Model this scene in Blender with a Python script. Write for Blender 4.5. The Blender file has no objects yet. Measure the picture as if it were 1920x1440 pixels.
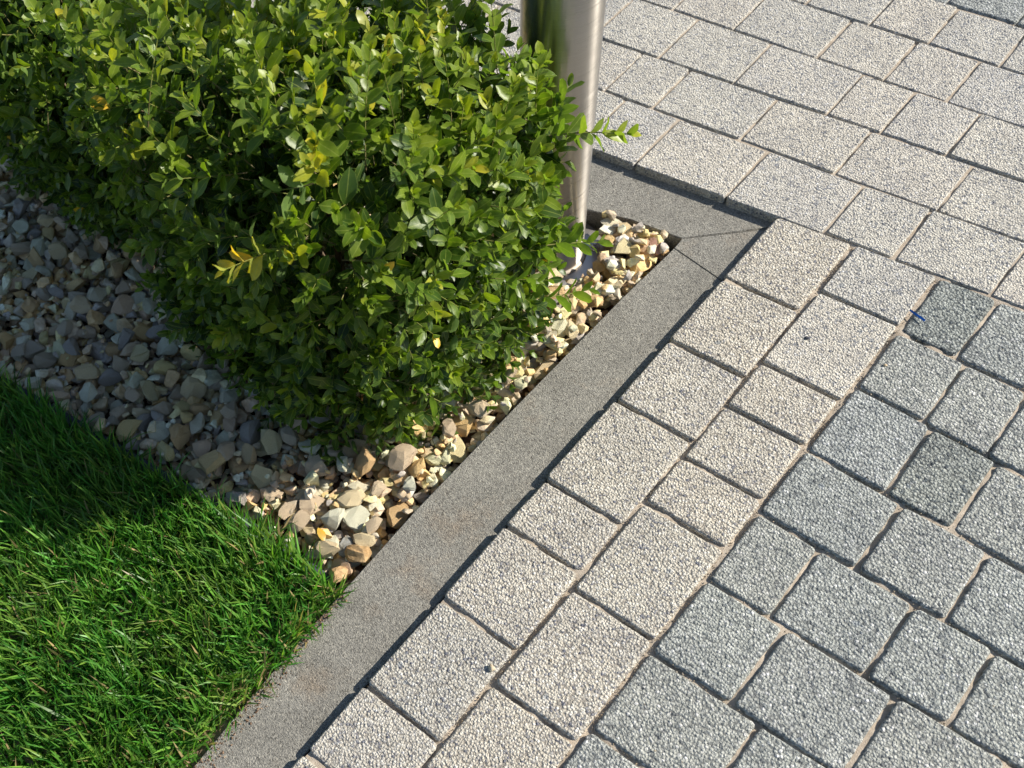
import bpy, bmesh, math, random
import numpy as np
from mathutils import Vector, Matrix

random.seed(7)
rng = np.random.default_rng(11)
SC = bpy.context.scene
COL = SC.collection

# ------------------------------------------------------------------ camera
CAM_POS = np.array([0.453187, -1.391930, 1.288925])
CR = np.array([[0.7345335, 0.6616231, -0.1507163],      # right
               [0.5200827, -0.6915758, -0.5012355],     # down
               [-0.4358607, 0.2897892, -0.8520843]])    # forward
cam_d = bpy.data.cameras.new("camera")
cam = bpy.data.objects.new("camera", cam_d)
COL.objects.link(cam)
m = Matrix.Identity(4)
for i in range(3):
    m[i][0] = CR[0][i]; m[i][1] = -CR[1][i]; m[i][2] = -CR[2][i]; m[i][3] = CAM_POS[i]
cam.matrix_world = m
cam_d.sensor_width = 36.0
cam_d.lens = 33.5645
cam_d.shift_x = 0.16920
cam_d.shift_y = 0.13847
cam_d.clip_start = 0.02
cam_d.clip_end = 400.0
cam_d.dof.use_dof = True
cam_d.dof.focus_distance = 1.45
cam_d.dof.aperture_fstop = 7.0
SC.camera = cam

# ------------------------------------------------------------------ light
SUN = Vector((0.91, 1.04, 0.86)).normalized()
w = bpy.data.worlds.new("World"); SC.world = w; w.use_nodes = True
nt = w.node_tree; nt.nodes.clear()
out = nt.nodes.new("ShaderNodeOutputWorld"); bg = nt.nodes.new("ShaderNodeBackground")
sky = nt.nodes.new("ShaderNodeTexSky"); sky.sky_type = 'NISHITA'; sky.sun_disc = False
sky.sun_elevation = math.asin(SUN.z); sky.sun_rotation = math.atan2(SUN.x, SUN.y)
sky.air_density = 1.0; sky.dust_density = 0.8; sky.ozone_density = 2.0
bg.inputs[1].default_value = 0.084
nt.links.new(sky.outputs[0], bg.inputs[0]); nt.links.new(bg.outputs[0], out.inputs[0])
sl = bpy.data.lights.new("sun", 'SUN'); sl.energy = 4.8; sl.angle = math.radians(0.53)
sl.color = (1.0, 0.94, 0.84)
so = bpy.data.objects.new("sun", sl); COL.objects.link(so)
so.rotation_euler = SUN.to_track_quat('Z', 'Y').to_euler(); so.location = (2, 2, 3)
SC.view_settings.view_transform = 'Standard'; SC.view_settings.look = 'None'
SC.view_settings.gamma = 1.0; SC.view_settings.exposure = 0.66
SC.view_settings.use_curve_mapping = False
SC.render.engine = 'CYCLES'
SC.cycles.max_bounces = 8
SC.cycles.transparent_max_bounces = 4

# ------------------------------------------------------------------ helpers
def mesh_np(name, V, F, smooth=True):
    """V (n,3), F list/array of equal-length faces or list of arrays"""
    me = bpy.data.meshes.new(name)
    V = np.asarray(V, dtype=np.float32)
    if isinstance(F, np.ndarray):
        n, k = F.shape
        me.vertices.add(len(V)); me.vertices.foreach_set("co", V.ravel())
        me.loops.add(n * k); me.loops.foreach_set("vertex_index", F.astype(np.int32).ravel())
        me.polygons.add(n)
        me.polygons.foreach_set("loop_start", np.arange(0, n * k, k, dtype=np.int32))
        me.polygons.foreach_set("loop_total", np.full(n, k, dtype=np.int32))
        me.update(calc_edges=True)
    else:
        me.from_pydata([tuple(map(float, v)) for v in V], [], [tuple(int(i) for i in f) for f in F]); me.update()
    me.polygons.foreach_set("use_smooth", np.full(len(me.polygons), smooth))
    return me

def set_col(me, cols, name="tint"):
    a = me.color_attributes.new(name, 'FLOAT_COLOR', 'POINT')
    c = np.ones((len(me.vertices), 4), dtype=np.float32); c[:, :3] = cols
    a.data.foreach_set("color", c.ravel())

def obj(name, me, mat=None, parent=None, loc=None):
    o = bpy.data.objects.new(name, me); COL.objects.link(o)
    if mat is not None and me is not None and len(me.materials) == 0: me.materials.append(mat)
    if parent is not None: o.parent = parent
    if loc is not None: o.location = loc
    return o

def tag(o, label=None, cat=None, group=None, kind=None):
    if label: o["label"] = label
    if cat: o["category"] = cat
    if group: o["group"] = group
    if kind: o["kind"] = kind
    return o

def empty(name, loc=(0, 0, 0)):
    o = bpy.data.objects.new(name, None); COL.objects.link(o); o.location = loc
    o.empty_display_size = 0.05
    return o

def bm_obj(name, bm, mat, parent=None, smooth=False):
    me = bpy.data.meshes.new(name); bm.to_mesh(me); bm.free()
    me.polygons.foreach_set("use_smooth", np.full(len(me.polygons), smooth))
    return obj(name, me, mat, parent)

# value noise
def vnoise(x, y, seed=0):
    xi = np.floor(x).astype(int); yi = np.floor(y).astype(int); fx = x - xi; fy = y - yi
    fx = fx * fx * (3 - 2 * fx); fy = fy * fy * (3 - 2 * fy)
    def h(a, b):
        n = (a * 374761393 + b * 668265263 + seed * 974711) & 0x7fffffff
        n = (n ^ (n >> 13)) * 1274126177 & 0x7fffffff
        return ((n ^ (n >> 16)) & 0xffff) / 65535.0
    return (h(xi, yi) * (1 - fx) + h(xi + 1, yi) * fx) * (1 - fy) + (h(xi, yi + 1) * (1 - fx) + h(xi + 1, yi + 1) * fx) * fy

# ------------------------------------------------------------------ materials
def newmat(name):
    mt = bpy.data.materials.new(name); mt.use_nodes = True
    n = mt.node_tree; n.nodes.clear()
    o = n.nodes.new("ShaderNodeOutputMaterial"); p = n.nodes.new("ShaderNodeBsdfPrincipled")
    n.links.new(p.outputs[0], o.inputs[0])
    return mt, n, p, o

def N(n, t, **kw):
    x = n.nodes.new(t)
    for k, v in kw.items():
        if k.startswith("i_"):
            x.inputs[k[2:].replace("_", " ")].default_value = v
        else: setattr(x, k, v)
    return x

def ramp(n, fac, stops, interp='LINEAR'):
    r = n.nodes.new("ShaderNodeValToRGB"); r.color_ramp.interpolation = interp
    e = r.color_ramp.elements
    while len(e) < len(stops): e.new(0.5)
    for i, (p, c) in enumerate(stops):
        e[i].position = p; e[i].color = (*c, 1) if len(c) == 3 else c
    n.links.new(fac, r.inputs[0]); return r

def mixc(n, fac, a, b, mode='MIX'):
    mx = n.nodes.new("ShaderNodeMix"); mx.data_type = 'RGBA'; mx.blend_type = mode
    for s, v in ((0, fac), (6, a), (7, b)):
        if hasattr(v, "links") or hasattr(v, "is_linked"): n.links.new(v, mx.inputs[s])
        else: mx.inputs[s].default_value = v if s == 0 else ((*v, 1) if len(v) == 3 else v)
    return mx.outputs[2]

def math_(n, op, a, b=None):
    x = n.nodes.new("ShaderNodeMath"); x.operation = op
    for i, v in enumerate((a, b)):
        if v is None: continue
        if isinstance(v, (int, float)): x.inputs[i].default_value = v
        else: n.links.new(v, x.inputs[i])
    return x.outputs[0]

def paver_mat(name, grain, speck, matrix, contrast=1.0, scale=1.0):
    """exposed aggregate concrete: rounded chips standing out of a darker matrix"""
    mt, n, p, o = newmat(name)
    tc = N(n, "ShaderNodeTexCoord"); ge = N(n, "ShaderNodeObjectInfo")
    geo = N(n, "ShaderNodeNewGeometry")
    wv = N(n, "ShaderNodeTexNoise", i_Scale=420.0, i_Detail=2.0)
    n.links.new(geo.outputs["Position"], wv.inputs["Vector"])
    dist = N(n, "ShaderNodeVectorMath", operation='SCALE'); dist.inputs[3].default_value = 0.0035
    n.links.new(wv.outputs["Color"], dist.inputs[0])
    add = N(n, "ShaderNodeVectorMath", operation='ADD')
    n.links.new(geo.outputs["Position"], add.inputs[0]); n.links.new(dist.outputs[0], add.inputs[1])
    v1 = N(n, "ShaderNodeTexVoronoi", feature='SMOOTH_F1', i_Scale=265.0 * scale, i_Smoothness=0.18)
    v2 = N(n, "ShaderNodeTexVoronoi", feature='F1', i_Scale=265.0 * scale)
    v3 = N(n, "ShaderNodeTexVoronoi", feature='F1', i_Scale=520.0)
    for v in (v1, v2, v3): n.links.new(add.outputs[0], v.inputs["Vector"])
    big = N(n, "ShaderNodeTexNoise", i_Scale=9.0, i_Detail=4.0, i_Roughness=0.6)
    mid = N(n, "ShaderNodeTexNoise", i_Scale=55.0, i_Detail=3.0, i_Roughness=0.6)
    for v in (big, mid): n.links.new(geo.outputs["Position"], v.inputs["Vector"])
    # chip colour: random per cell
    sep = N(n, "ShaderNodeSeparateColor"); n.links.new(v2.outputs["Color"], sep.inputs[0])
    chip = ramp(n, sep.outputs[0], [(0.0, speck[0]), (0.07, speck[1]), (0.16, grain[0]), (0.55, grain[1]), (0.93, grain[2]), (1.0, speck[2])])
    # matrix shows where the cell distance is large
    pit = ramp(n, v1.outputs["Distance"], [(0.47, (0, 0, 0)), (0.72, (1, 1, 1))])
    fac = math_(n, 'MULTIPLY', pit.outputs[0], 0.68 * contrast)
    c1 = mixc(n, fac, chip.outputs[0], matrix)
    # weathering blotches and stone-to-stone difference
    tone = ramp(n, big.outputs[0], [(0.3, (0.86, 0.86, 0.87)), (0.7, (1.09, 1.08, 1.06))])
    c2 = mixc(n, 1.0, c1, tone.outputs[0], 'MULTIPLY')
    tone2 = ramp(n, mid.outputs[0], [(0.3, (0.88, 0.88, 0.89)), (0.7, (1.08, 1.08, 1.07))])
    c3 = mixc(n, 1.0, c2, tone2.outputs[0], 'MULTIPLY')
    rn = ramp(n, ge.outputs["Random"], [(0.0, (0.92, 0.93, 0.94)), (0.35, (1.0, 1.0, 0.985)), (0.7, (1.03, 1.01, 0.98)), (1.0, (0.96, 0.97, 0.99))])
    c4 = mixc(n, 1.0, c3, rn.outputs[0], 'MULTIPLY')
    # a few larger bluish chips, and darker trodden patches
    bc = N(n, "ShaderNodeTexVoronoi", feature='F1', i_Scale=42.0); n.links.new(add.outputs[0], bc.inputs["Vector"])
    bs = N(n, "ShaderNodeSeparateColor"); n.links.new(bc.outputs["Color"], bs.inputs[0])
    fb = math_(n, 'MULTIPLY', math_(n, 'GREATER_THAN', bs.outputs[0], 0.93), math_(n, 'LESS_THAN', bc.outputs["Distance"], 0.19))
    c4 = mixc(n, math_(n, 'MULTIPLY', fb, 0.6), c4, (0.20, 0.23, 0.26))
    st = N(n, "ShaderNodeTexNoise", i_Scale=16.0, i_Detail=6.0, i_Roughness=0.75, i_Distortion=0.6); n.links.new(geo.outputs["Position"], st.inputs["Vector"])
    sr = ramp(n, st.outputs[0], [(0.57, (0, 0, 0)), (0.75, (1, 1, 1))])
    c4 = mixc(n, math_(n, 'MULTIPLY', sr.outputs[0], 0.42), c4, tuple(0.55 * v for v in grain[0]))
    n.links.new(c4, p.inputs["Base Color"])
    p.inputs["Roughness"].default_value = 0.82
    p.inputs["Specular IOR Level"].default_value = 0.35
    # height
    inv = math_(n, 'SUBTRACT', 1.0, v1.outputs["Distance"])
    cellh = math_(n, 'MULTIPLY', sep.outputs[1], 0.35)
    fine = math_(n, 'MULTIPLY', math_(n, 'SUBTRACT', 1.0, v3.outputs["Distance"]), 0.22)
    h = math_(n, 'ADD', math_(n, 'ADD', inv, cellh), fine)
    bp = N(n, "ShaderNodeBump", i_Strength=1.0, i_Distance=0.0034)
    n.links.new(h, bp.inputs["Height"]); n.links.new(bp.outputs[0], p.inputs["Normal"])
    return mt

M_CREAM = paver_mat("cream_aggregate", [(0.51, 0.475, 0.40), (0.60, 0.565, 0.485), (0.69, 0.655, 0.575)],
                    [(0.12, 0.13, 0.17), (0.30, 0.30, 0.31), (0.80, 0.78, 0.73)], (0.24, 0.21, 0.175))
M_WHITE = paver_mat("white_aggregate", [(0.55, 0.515, 0.45), (0.64, 0.605, 0.53), (0.72, 0.685, 0.605)],
                    [(0.13, 0.14, 0.17), (0.28, 0.29, 0.31), (0.78, 0.77, 0.76)], (0.25, 0.24, 0.22), 0.9, 1.1)
M_GREY = paver_mat("grey_aggregate", [(0.32, 0.335, 0.310), (0.41, 0.425, 0.395), (0.50, 0.515, 0.485)],
                   [(0.10, 0.11, 0.12), (0.20, 0.22, 0.22), (0.70, 0.70, 0.68)], (0.15, 0.155, 0.15), 1.0, 0.92)
M_DARK = paver_mat("dark_grey_aggregate", [(0.23, 0.245, 0.225), (0.31, 0.33, 0.30), (0.41, 0.43, 0.39)],
                   [(0.05, 0.06, 0.07), (0.10, 0.12, 0.13), (0.52, 0.53, 0.50)], (0.075, 0.08, 0.075), 1.0, 0.88)

def simple_noise_mat(name, c_lo, c_hi, scale=40.0, rough=0.9, bump=0.001, bscale=300.0, detail=6.0, extra=None):
    mt, n, p, o = newmat(name)
    geo = N(n, "ShaderNodeNewGeometry")
    a = N(n, "ShaderNodeTexNoise", i_Scale=scale, i_Detail=detail, i_Roughness=0.65)
    b = N(n, "ShaderNodeTexNoise", i_Scale=bscale, i_Detail=3.0, i_Roughness=0.7)
    for v in (a, b): n.links.new(geo.outputs["Position"], v.inputs["Vector"])
    r = ramp(n, a.outputs[0], [(0.3, c_lo), (0.7, c_hi)])
    r2 = ramp(n, b.outputs[0], [(0.3, (0.72, 0.72, 0.72)), (0.62, (1.12, 1.12, 1.12))])
    c = mixc(n, 1.0, r.outputs[0], r2.outputs[0], 'MULTIPLY')
    if extra: c = extra(n, c, geo)
    n.links.new(c, p.inputs["Base Color"]); p.inputs["Roughness"].default_value = rough
    p.inputs["Specular IOR Level"].default_value = 0.3
    bp = N(n, "ShaderNodeBump", i_Strength=1.0, i_Distance=bump)
    n.links.new(b.outputs[0], bp.inputs["Height"]); n.links.new(bp.outputs[0], p.inputs["Normal"])
    return mt

M_SAND = simple_noise_mat("joint_sand", (0.36, 0.29, 0.215), (0.56, 0.48, 0.38), 60.0, 0.95, 0.0012, 700.0)
M_SOIL = simple_noise_mat("brown_soil", (0.065, 0.040, 0.024), (0.17, 0.11, 0.07), 45.0, 0.95, 0.004, 180.0)
M_DRYSOIL = simple_noise_mat("dry_soil", (0.17, 0.11, 0.07), (0.40, 0.29, 0.19), 55.0, 0.95, 0.004, 220.0)

def kerb_extra(n, c, geo):
    # rusty sand stains along the paver edge, small pits
    st = N(n, "ShaderNodeTexNoise", i_Scale=7.0, i_Detail=5.0, i_Roughness=0.7)
    n.links.new(geo.outputs["Position"], st.inputs["Vector"])
    r = ramp(n, st.outputs[0], [(0.56, (0, 0, 0)), (0.74, (1, 1, 1))])
    f = math_(n, 'MULTIPLY', r.outputs[0], 0.45)
    c = mixc(n, f, c, (0.30, 0.21, 0.13))
    pv = N(n, "ShaderNodeTexVoronoi", feature='F1', i_Scale=60.0)
    n.links.new(geo.outputs["Position"], pv.inputs["Vector"])
    s = N(n, "ShaderNodeSeparateColor"); n.links.new(pv.outputs["Color"], s.inputs[0])
    big = math_(n, 'GREATER_THAN', s.outputs[0], 0.90)
    near = math_(n, 'LESS_THAN', pv.outputs["Distance"], 0.085)
    c = mixc(n, math_(n, 'MULTIPLY', math_(n, 'MULTIPLY', big, near), 0.7), c, (0.05, 0.05, 0.05))
    gr = N(n, "ShaderNodeTexVoronoi", feature='F1', i_Scale=420.0)
    n.links.new(geo.outputs["Position"], gr.inputs["Vector"])
    s2 = N(n, "ShaderNodeSeparateColor"); n.links.new(gr.outputs["Color"], s2.inputs[0])
    g = ramp(n, s2.outputs[0], [(0.0, (0.52, 0.51, 0.50)), (0.22, (0.86, 0.86, 0.86)), (0.75, (1.08, 1.08, 1.07)), (1.0, (1.45, 1.43, 1.38))])
    return mixc(n, 1.0, c, g.outputs[0], 'MULTIPLY')
M_KERB = simple_noise_mat("kerb_concrete", (0.245, 0.233, 0.203), (0.328, 0.313, 0.274), 12.0, 0.9, 0.0038, 420.0, 6.0, kerb_extra)

def tint_mat(name, rough, spec, bump, bscale, mottle=0.25, bevel=0.0):
    mt, n, p, o = newmat(name)
    at = N(n, "ShaderNodeAttribute", attribute_name="tint")
    tc = N(n, "ShaderNodeTexCoord")
    ns = N(n, "ShaderNodeTexNoise", i_Scale=bscale, i_Detail=5.0, i_Roughness=0.7)
    n2 = N(n, "ShaderNodeTexNoise", i_Scale=bscale * 0.3, i_Detail=3.0, i_Roughness=0.6)
    for v in (ns, n2): n.links.new(tc.outputs["Object"], v.inputs["Vector"])
    r = ramp(n, ns.outputs[0], [(0.3, (1 - mottle,) * 3), (0.7, (1 + mottle * 0.6,) * 3)])
    c = mixc(n, 1.0, at.outputs["Color"], r.outputs[0], 'MULTIPLY')
    r2 = ramp(n, n2.outputs[0], [(0.35, (0.80, 0.72, 0.60)), (0.6, (1.08, 1.08, 1.08))])
    c = mixc(n, 1.0, c, r2.outputs[0], 'MULTIPLY')
    n.links.new(c, p.inputs["Base Color"]); p.inputs["Roughness"].default_value = rough
    p.inputs["Specular IOR Level"].default_value = spec
    bp = N(n, "ShaderNodeBump", i_Strength=1.0, i_Distance=bump)
    n.links.new(ns.outputs[0], bp.inputs["Height"]); n.links.new(bp.outputs[0], p.inputs["Normal"])
    if bevel > 0:
        bv = N(n, "ShaderNodeBevel", samples=4); bv.inputs[0].default_value = bevel
        n.links.new(bv.outputs[0], bp.inputs["Normal"])
    return mt
M_STONE = tint_mat("limestone_chip", 0.75, 0.35, 0.0024, 120.0, 0.24, 0.0019)

def leaf_mat():
    mt, n, p, o = newmat("box_leaf")
    at = N(n, "ShaderNodeAttribute", attribute_name="tint")
    uv = N(n, "ShaderNodeUVMap", uv_map="leafuv")
    sep = N(n, "ShaderNodeSeparateXYZ"); n.links.new(uv.outputs[0], sep.inputs[0])
    d = math_(n, 'ABSOLUTE', math_(n, 'SUBTRACT', sep.outputs[0], 0.5))
    rib = ramp(n, d, [(0.0, (1, 1, 1)), (0.045, (0, 0, 0)), (0.43, (0, 0, 0)), (0.5, (0.75, 0.75, 0.75))])
    c = mixc(n, math_(n, 'MULTIPLY', rib.outputs[0], 0.55), at.outputs["Color"], (0.36, 0.42, 0.10))
    geo = N(n, "ShaderNodeNewGeometry")
    back = mixc(n, math_(n, 'MULTIPLY', geo.outputs["Backfacing"], 0.55), c, (0.13, 0.21, 0.065))
    ns = N(n, "ShaderNodeTexNoise", i_Scale=160.0, i_Detail=3.0)
    n.links.new(geo.outputs["Position"], ns.inputs["Vector"])
    r = ramp(n, ns.outputs[0], [(0.3, (0.85, 0.88, 0.8)), (0.7, (1.12, 1.1, 1.05))])
    c = mixc(n, 1.0, back, r.outputs[0], 'MULTIPLY')
    n.links.new(c, p.inputs["Base Color"])
    rr = math_(n, 'ADD', math_(n, 'MULTIPLY', geo.outputs["Backfacing"], 0.2), 0.40)
    n.links.new(rr, p.inputs["Roughness"])
    p.inputs["Specular IOR Level"].default_value = 0.42
    bp = N(n, "ShaderNodeBump", i_Strength=0.5, i_Distance=0.0006)
    n.links.new(ns.outputs[0], bp.inputs["Height"]); n.links.new(bp.outputs[0], p.inputs["Normal"])
    tr = N(n, "ShaderNodeBsdfTranslucent")
    tcx = mixc(n, 1.0, c, (1.9, 2.0, 0.6), 'MULTIPLY')
    n.links.new(tcx, tr.inputs[0])
    mx = N(n, "ShaderNodeMixShader"); mx.inputs[0].default_value = 0.37
    n.links.new(p.outputs[0], mx.inputs[1]); n.links.new(tr.outputs[0], mx.inputs[2])
    n.links.new(mx.outputs[0], o.inputs[0])
    return mt
M_LEAF = leaf_mat()

def grass_mat():
    mt, n, p, o = newmat("grass_blade")
    at = N(n, "ShaderNodeAttribute", attribute_name="tint")
    n.links.new(at.outputs["Color"], p.inputs["Base Color"])
    p.inputs["Roughness"].default_value = 0.42; p.inputs["Specular IOR Level"].default_value = 0.4
    tr = N(n, "ShaderNodeBsdfTranslucent")
    tcx = mixc(n, 1.0, at.outputs["Color"], (1.5, 1.8, 0.7), 'MULTIPLY')
    n.links.new(tcx, tr.inputs[0])
    mx = N(n, "ShaderNodeMixShader"); mx.inputs[0].default_value = 0.35
    n.links.new(p.outputs[0], mx.inputs[1]); n.links.new(tr.outputs[0], mx.inputs[2])
    n.links.new(mx.outputs[0], o.inputs[0])
    return mt
M_GRASS = grass_mat()
M_TWIG = tint_mat("twig_bark", 0.7, 0.3, 0.0004, 300.0, 0.2)

def steel_mat(name, rough, brushed=True, base=(0.62, 0.60, 0.57)):
    mt, n, p, o = newmat(name)
    p.inputs["Metallic"].default_value = 1.0
    tc = N(n, "ShaderNodeTexCoord"); mp = N(n, "ShaderNodeMapping")
    mp.inputs["Scale"].default_value = (260.0, 260.0, 3.0) if brushed else (40, 40, 40)
    n.links.new(tc.outputs["Object"], mp.inputs[0])
    ns = N(n, "ShaderNodeTexNoise", i_Scale=1.0, i_Detail=4.0, i_Roughness=0.7)
    n.links.new(mp.outputs[0], ns.inputs["Vector"])
    dirt = N(n, "ShaderNodeTexNoise", i_Scale=14.0, i_Detail=7.0, i_Roughness=0.75)
    n.links.new(tc.outputs["Object"], dirt.inputs["Vector"])
    # splashed dust close to the ground
    sx = N(n, "ShaderNodeSeparateXYZ"); n.links.new(tc.outputs["Object"], sx.inputs[0])
    low = ramp(n, math_(n, 'ADD', sx.outputs[2], math_(n, 'MULTIPLY', dirt.outputs[0], 0.10)), [(0.06, (1, 1, 1)), (0.17, (0, 0, 0))])
    rr = math_(n, 'ADD', math_(n, 'MULTIPLY', ns.outputs[0], 0.18), rough - 0.09)
    rr2 = math_(n, 'ADD', rr, math_(n, 'MULTIPLY', low.outputs[0], 0.16))
    n.links.new(rr2, p.inputs["Roughness"])
    c = ramp(n, ns.outputs[0], [(0.3, tuple(b * 0.9 for b in base)), (0.7, tuple(b * 1.05 for b in base))])
    c2 = mixc(n, math_(n, 'MULTIPLY', low.outputs[0], 0.5), c.outputs[0], (0.50, 0.44, 0.36))
    n.links.new(c2, p.inputs["Base Color"])
    if brushed:
        mp.inputs["Scale"].default_value = (6.0, 6.0, 900.0)
        tg = N(n, "ShaderNodeTangent", direction_type='RADIAL', axis='Z')
        n.links.new(tg.outputs[0], p.inputs["Tangent"])
        p.inputs["Anisotropic"].default_value = 0.95
        p.inputs["Anisotropic Rotation"].default_value = 0.25
    return mt
M_STEEL = steel_mat("brushed_steel", 0.30, True, (0.52, 0.49, 0.445))
M_STEEL2 = steel_mat("flange_steel", 0.30, False, (0.55, 0.54, 0.53))
M_WELD = steel_mat("weld_steel", 0.5, False, (0.40, 0.35, 0.29))

def flat_mat(name, c, rough=0.5, spec=0.5):
    mt, n, p, o = newmat(name)
    geo = N(n, "ShaderNodeNewGeometry")
    ns = N(n, "ShaderNodeTexNoise", i_Scale=120.0, i_Detail=4.0)
    n.links.new(geo.outputs["Position"], ns.inputs["Vector"])
    r = ramp(n, ns.outputs[0], [(0.3, tuple(v * 0.75 for v in c)), (0.7, tuple(v * 1.15 for v in c))])
    n.links.new(r.outputs[0], p.inputs["Base Color"])
    p.inputs["Roughness"].default_value = rough; p.inputs["Specular IOR Level"].default_value = spec
    return mt
M_BLUE = flat_mat("blue_plastic", (0.015, 0.16, 0.60), 0.35)
M_EDGE = flat_mat("lawn_edging_rubber", (0.065, 0.075, 0.09), 0.75, 0.3)

# ------------------------------------------------------------------ ground sheet
def grid(x0, x1, y0, y1, step, zf):
    nx = max(2, int((x1 - x0) / step) + 1); ny = max(2, int((y1 - y0) / step) + 1)
    X, Y = np.meshgrid(np.linspace(x0, x1, nx), np.linspace(y0, y1, ny))
    Z = zf(X, Y)
    V = np.stack([X.ravel(), Y.ravel(), Z.ravel()], 1)
    i = np.arange(nx * ny).reshape(ny, nx)
    F = np.stack([i[:-1, :-1].ravel(), i[:-1, 1:].ravel(), i[1:, 1:].ravel(), i[1:, :-1].ravel()], 1)
    return V, F

bm = bmesh.new()
for v in ((-60, -60, -0.085), (60, -60, -0.085), (60, 60, -0.085), (-60, 60, -0.085)): bm.verts.new(v)
bm.faces.new(bm.verts[:])
g = bm_obj("ground", bm, M_SOIL); tag(g, "bare brown ground under the paving and beds", None, None, "structure")

# ------------------------------------------------------------------ paving
HL = {  # row lines (y = a + b x) measured along the far rows; nominal 14 cm pitch
    0: (-0.004, 0.030), 1: (0.1435, 0.018), 2: (0.2818, 0.013), 3: (0.4196, -0.018), 4: (0.560, -0.030), 5: (0.690, -0.025),
    6: (0.832, -0.02), 7: (0.972, -0.02), 8: (1.112, -0.02),
    -1: (-0.125, -0.030), -2: (-0.250, -0.066), -3: (-0.407, -0.040), -4: (-0.548, -0.028), -5: (-0.6975, 0.0),
    -6: (-0.840, 0.004), -7: (-0.984, 0.004), -8: (-1.126, 0.0), -9: (-1.268, 0.0), -10: (-1.41, 0.0), -11: (-1.55, 0.0)}
HL[0] = (0.0005, 0.030)
HJ = {0: [-0.284, -0.099, 0.083, 0.203, 0.360], 1: [-0.455, -0.345, -0.159, 0.027, 0.210, 0.360],
      2: [-0.576, -0.420, -0.253, -0.061, 0.042, 0.163, 0.32], 3: [-0.483, -0.340, -0.158, -0.022, 0.098, 0.25],
      4: [-0.26, -0.122, -0.004, 0.132, 0.29], 5: [-0.17, -0.03, 0.105, 0.21], 6: [-0.05, 0.12],
      -1: [0.375], -2: [0.391, 0.487], -3: [0.406, 0.503], -4: [0.433, 0.559], -5: [0.380, 0.518, 0.626],
      -6: [0.406, 0.561], -7: [0.447, 0.60], -8: [0.40, 0.56], -9: [0.45], -10: [0.42]}
VJ = {0: [-0.1785, -0.348, -0.502, -0.692, -0.795, -0.952, -1.126, -1.255],
      1: [-0.121, -0.306, -0.412, -0.534, -0.638, -0.823, -1.011, -1.17]}
WID = [0.105, 0.14, 0.175, 0.19, 0.12, 0.155]
GAP = 0.0030

pavement = empty("pavement", (0.3, 0, 0))
tag(pavement, "block pavement of textured cream and blue-grey stones laid in rows", None, None, "structure")
prng = random.Random(5)

def paver_mesh(poly, step, zt, tilt, rad):
    """poly: four corner points (ccw) ; rounded, knobbly outline"""
    c = np.mean(poly, 0)
    pts = []
    n = len(poly)
    for i in range(n):
        p = np.array(poly[i]); a = np.array(poly[i - 1]) - p; b = np.array(poly[(i + 1) % n]) - p
        a /= np.linalg.norm(a); b /= np.linalg.norm(b)
        r = rad * prng.uniform(0.75, 1.35)
        ctr = p + (a + b) * r
        t0 = math.atan2(*((p + a * r) - ctr)[::-1]); t1 = math.atan2(*((p + b * r) - ctr)[::-1])
        while t1 < t0: t1 += 2 * math.pi
        k = 5 if step < 0.01 else 3
        for j in range(k): 
            t = t0 + (t1 - t0) * j / (k - 1)
            pts.append(ctr + r * np.array([math.cos(t), math.sin(t)]))
        nx = np.array(poly[(i + 1) % n]); L = np.linalg.norm(nx - p) - 2 * rad * 1.3
        q0 = pts[-1]; q1 = nx - b * rad
        m_ = int(max(0, np.linalg.norm(q1 - q0) / step - 1))
        for j in range(1, m_ + 1):
            pts.append(q0 + (q1 - q0) * j / (m_ + 1))
    P = np.array(pts); K = len(P)
    d = np.roll(P, -1, 0) - np.roll(P, 1, 0); d /= np.linalg.norm(d, axis=1)[:, None] + 1e-9
    nrm = np.stack([d[:, 1], -d[:, 0]], 1)
    amp = 0.0005
    jit = np.random.default_rng(prng.randrange(1 << 30)).normal(0, 1, (4, K))
    slow = np.convolve(np.tile(jit[3], 3), np.ones(7) / 7, 'same')[K:2 * K]
    base = P + nrm * (slow * 0.00035)[:, None]
    rings = []
    for z, inset, ja in ((-0.060, 0.0, 0.3), (-0.0075, 0.0, 0.9), (-0.0026, 0.0007, 1.0), (-0.0005, min(0.0028, rad * 0.4), 0.8), (0.0, min(0.006, rad * 0.62), 0.0)):
        j = jit[0] if z < -0.005 else jit[1] if z < -0.001 else jit[2]
        q = base - nrm * (inset + np.clip(j, -1.5, 1.5) * amp * ja)[:, None]
        zz = np.full(K, z)
        if z > -0.01: zz = zz + np.clip(j, -1, 1) * 0.0004 * ja
        rings.append(np.concatenate([q, zz[:, None]], 1))
    V = np.concatenate(rings)
    rel = V[:, :2] - c
    top = V[:, 2] > -0.02
    V[top, 2] += zt + rel[top] @ np.array(tilt)
    V[:, :2] = rel
    F = []
    R = len(rings)
    for r in range(R - 1):
        for i in range(K):
            j = (i + 1) % K
            F.append((r * K + i, r * K + j, (r + 1) * K + j, (r + 1) * K + i))
    F.append(tuple((R - 1) * K + i for i in range(K)))
    me = mesh_np("paving_stone", V, F, True)
    me.polygons[len(F) - 1].use_smooth = False
    return me, c

CW = np.stack([CR[0], CR[1], CR[2]])
def project(P):
    q = (np.asarray(P) - CAM_POS) @ CW.T
    f = 1790.1077
    return np.stack([960 - 324.87 + f * q[:, 0] / q[:, 2], 720 + 265.87 + f * q[:, 1] / q[:, 2]], 1), q[:, 2]

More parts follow.
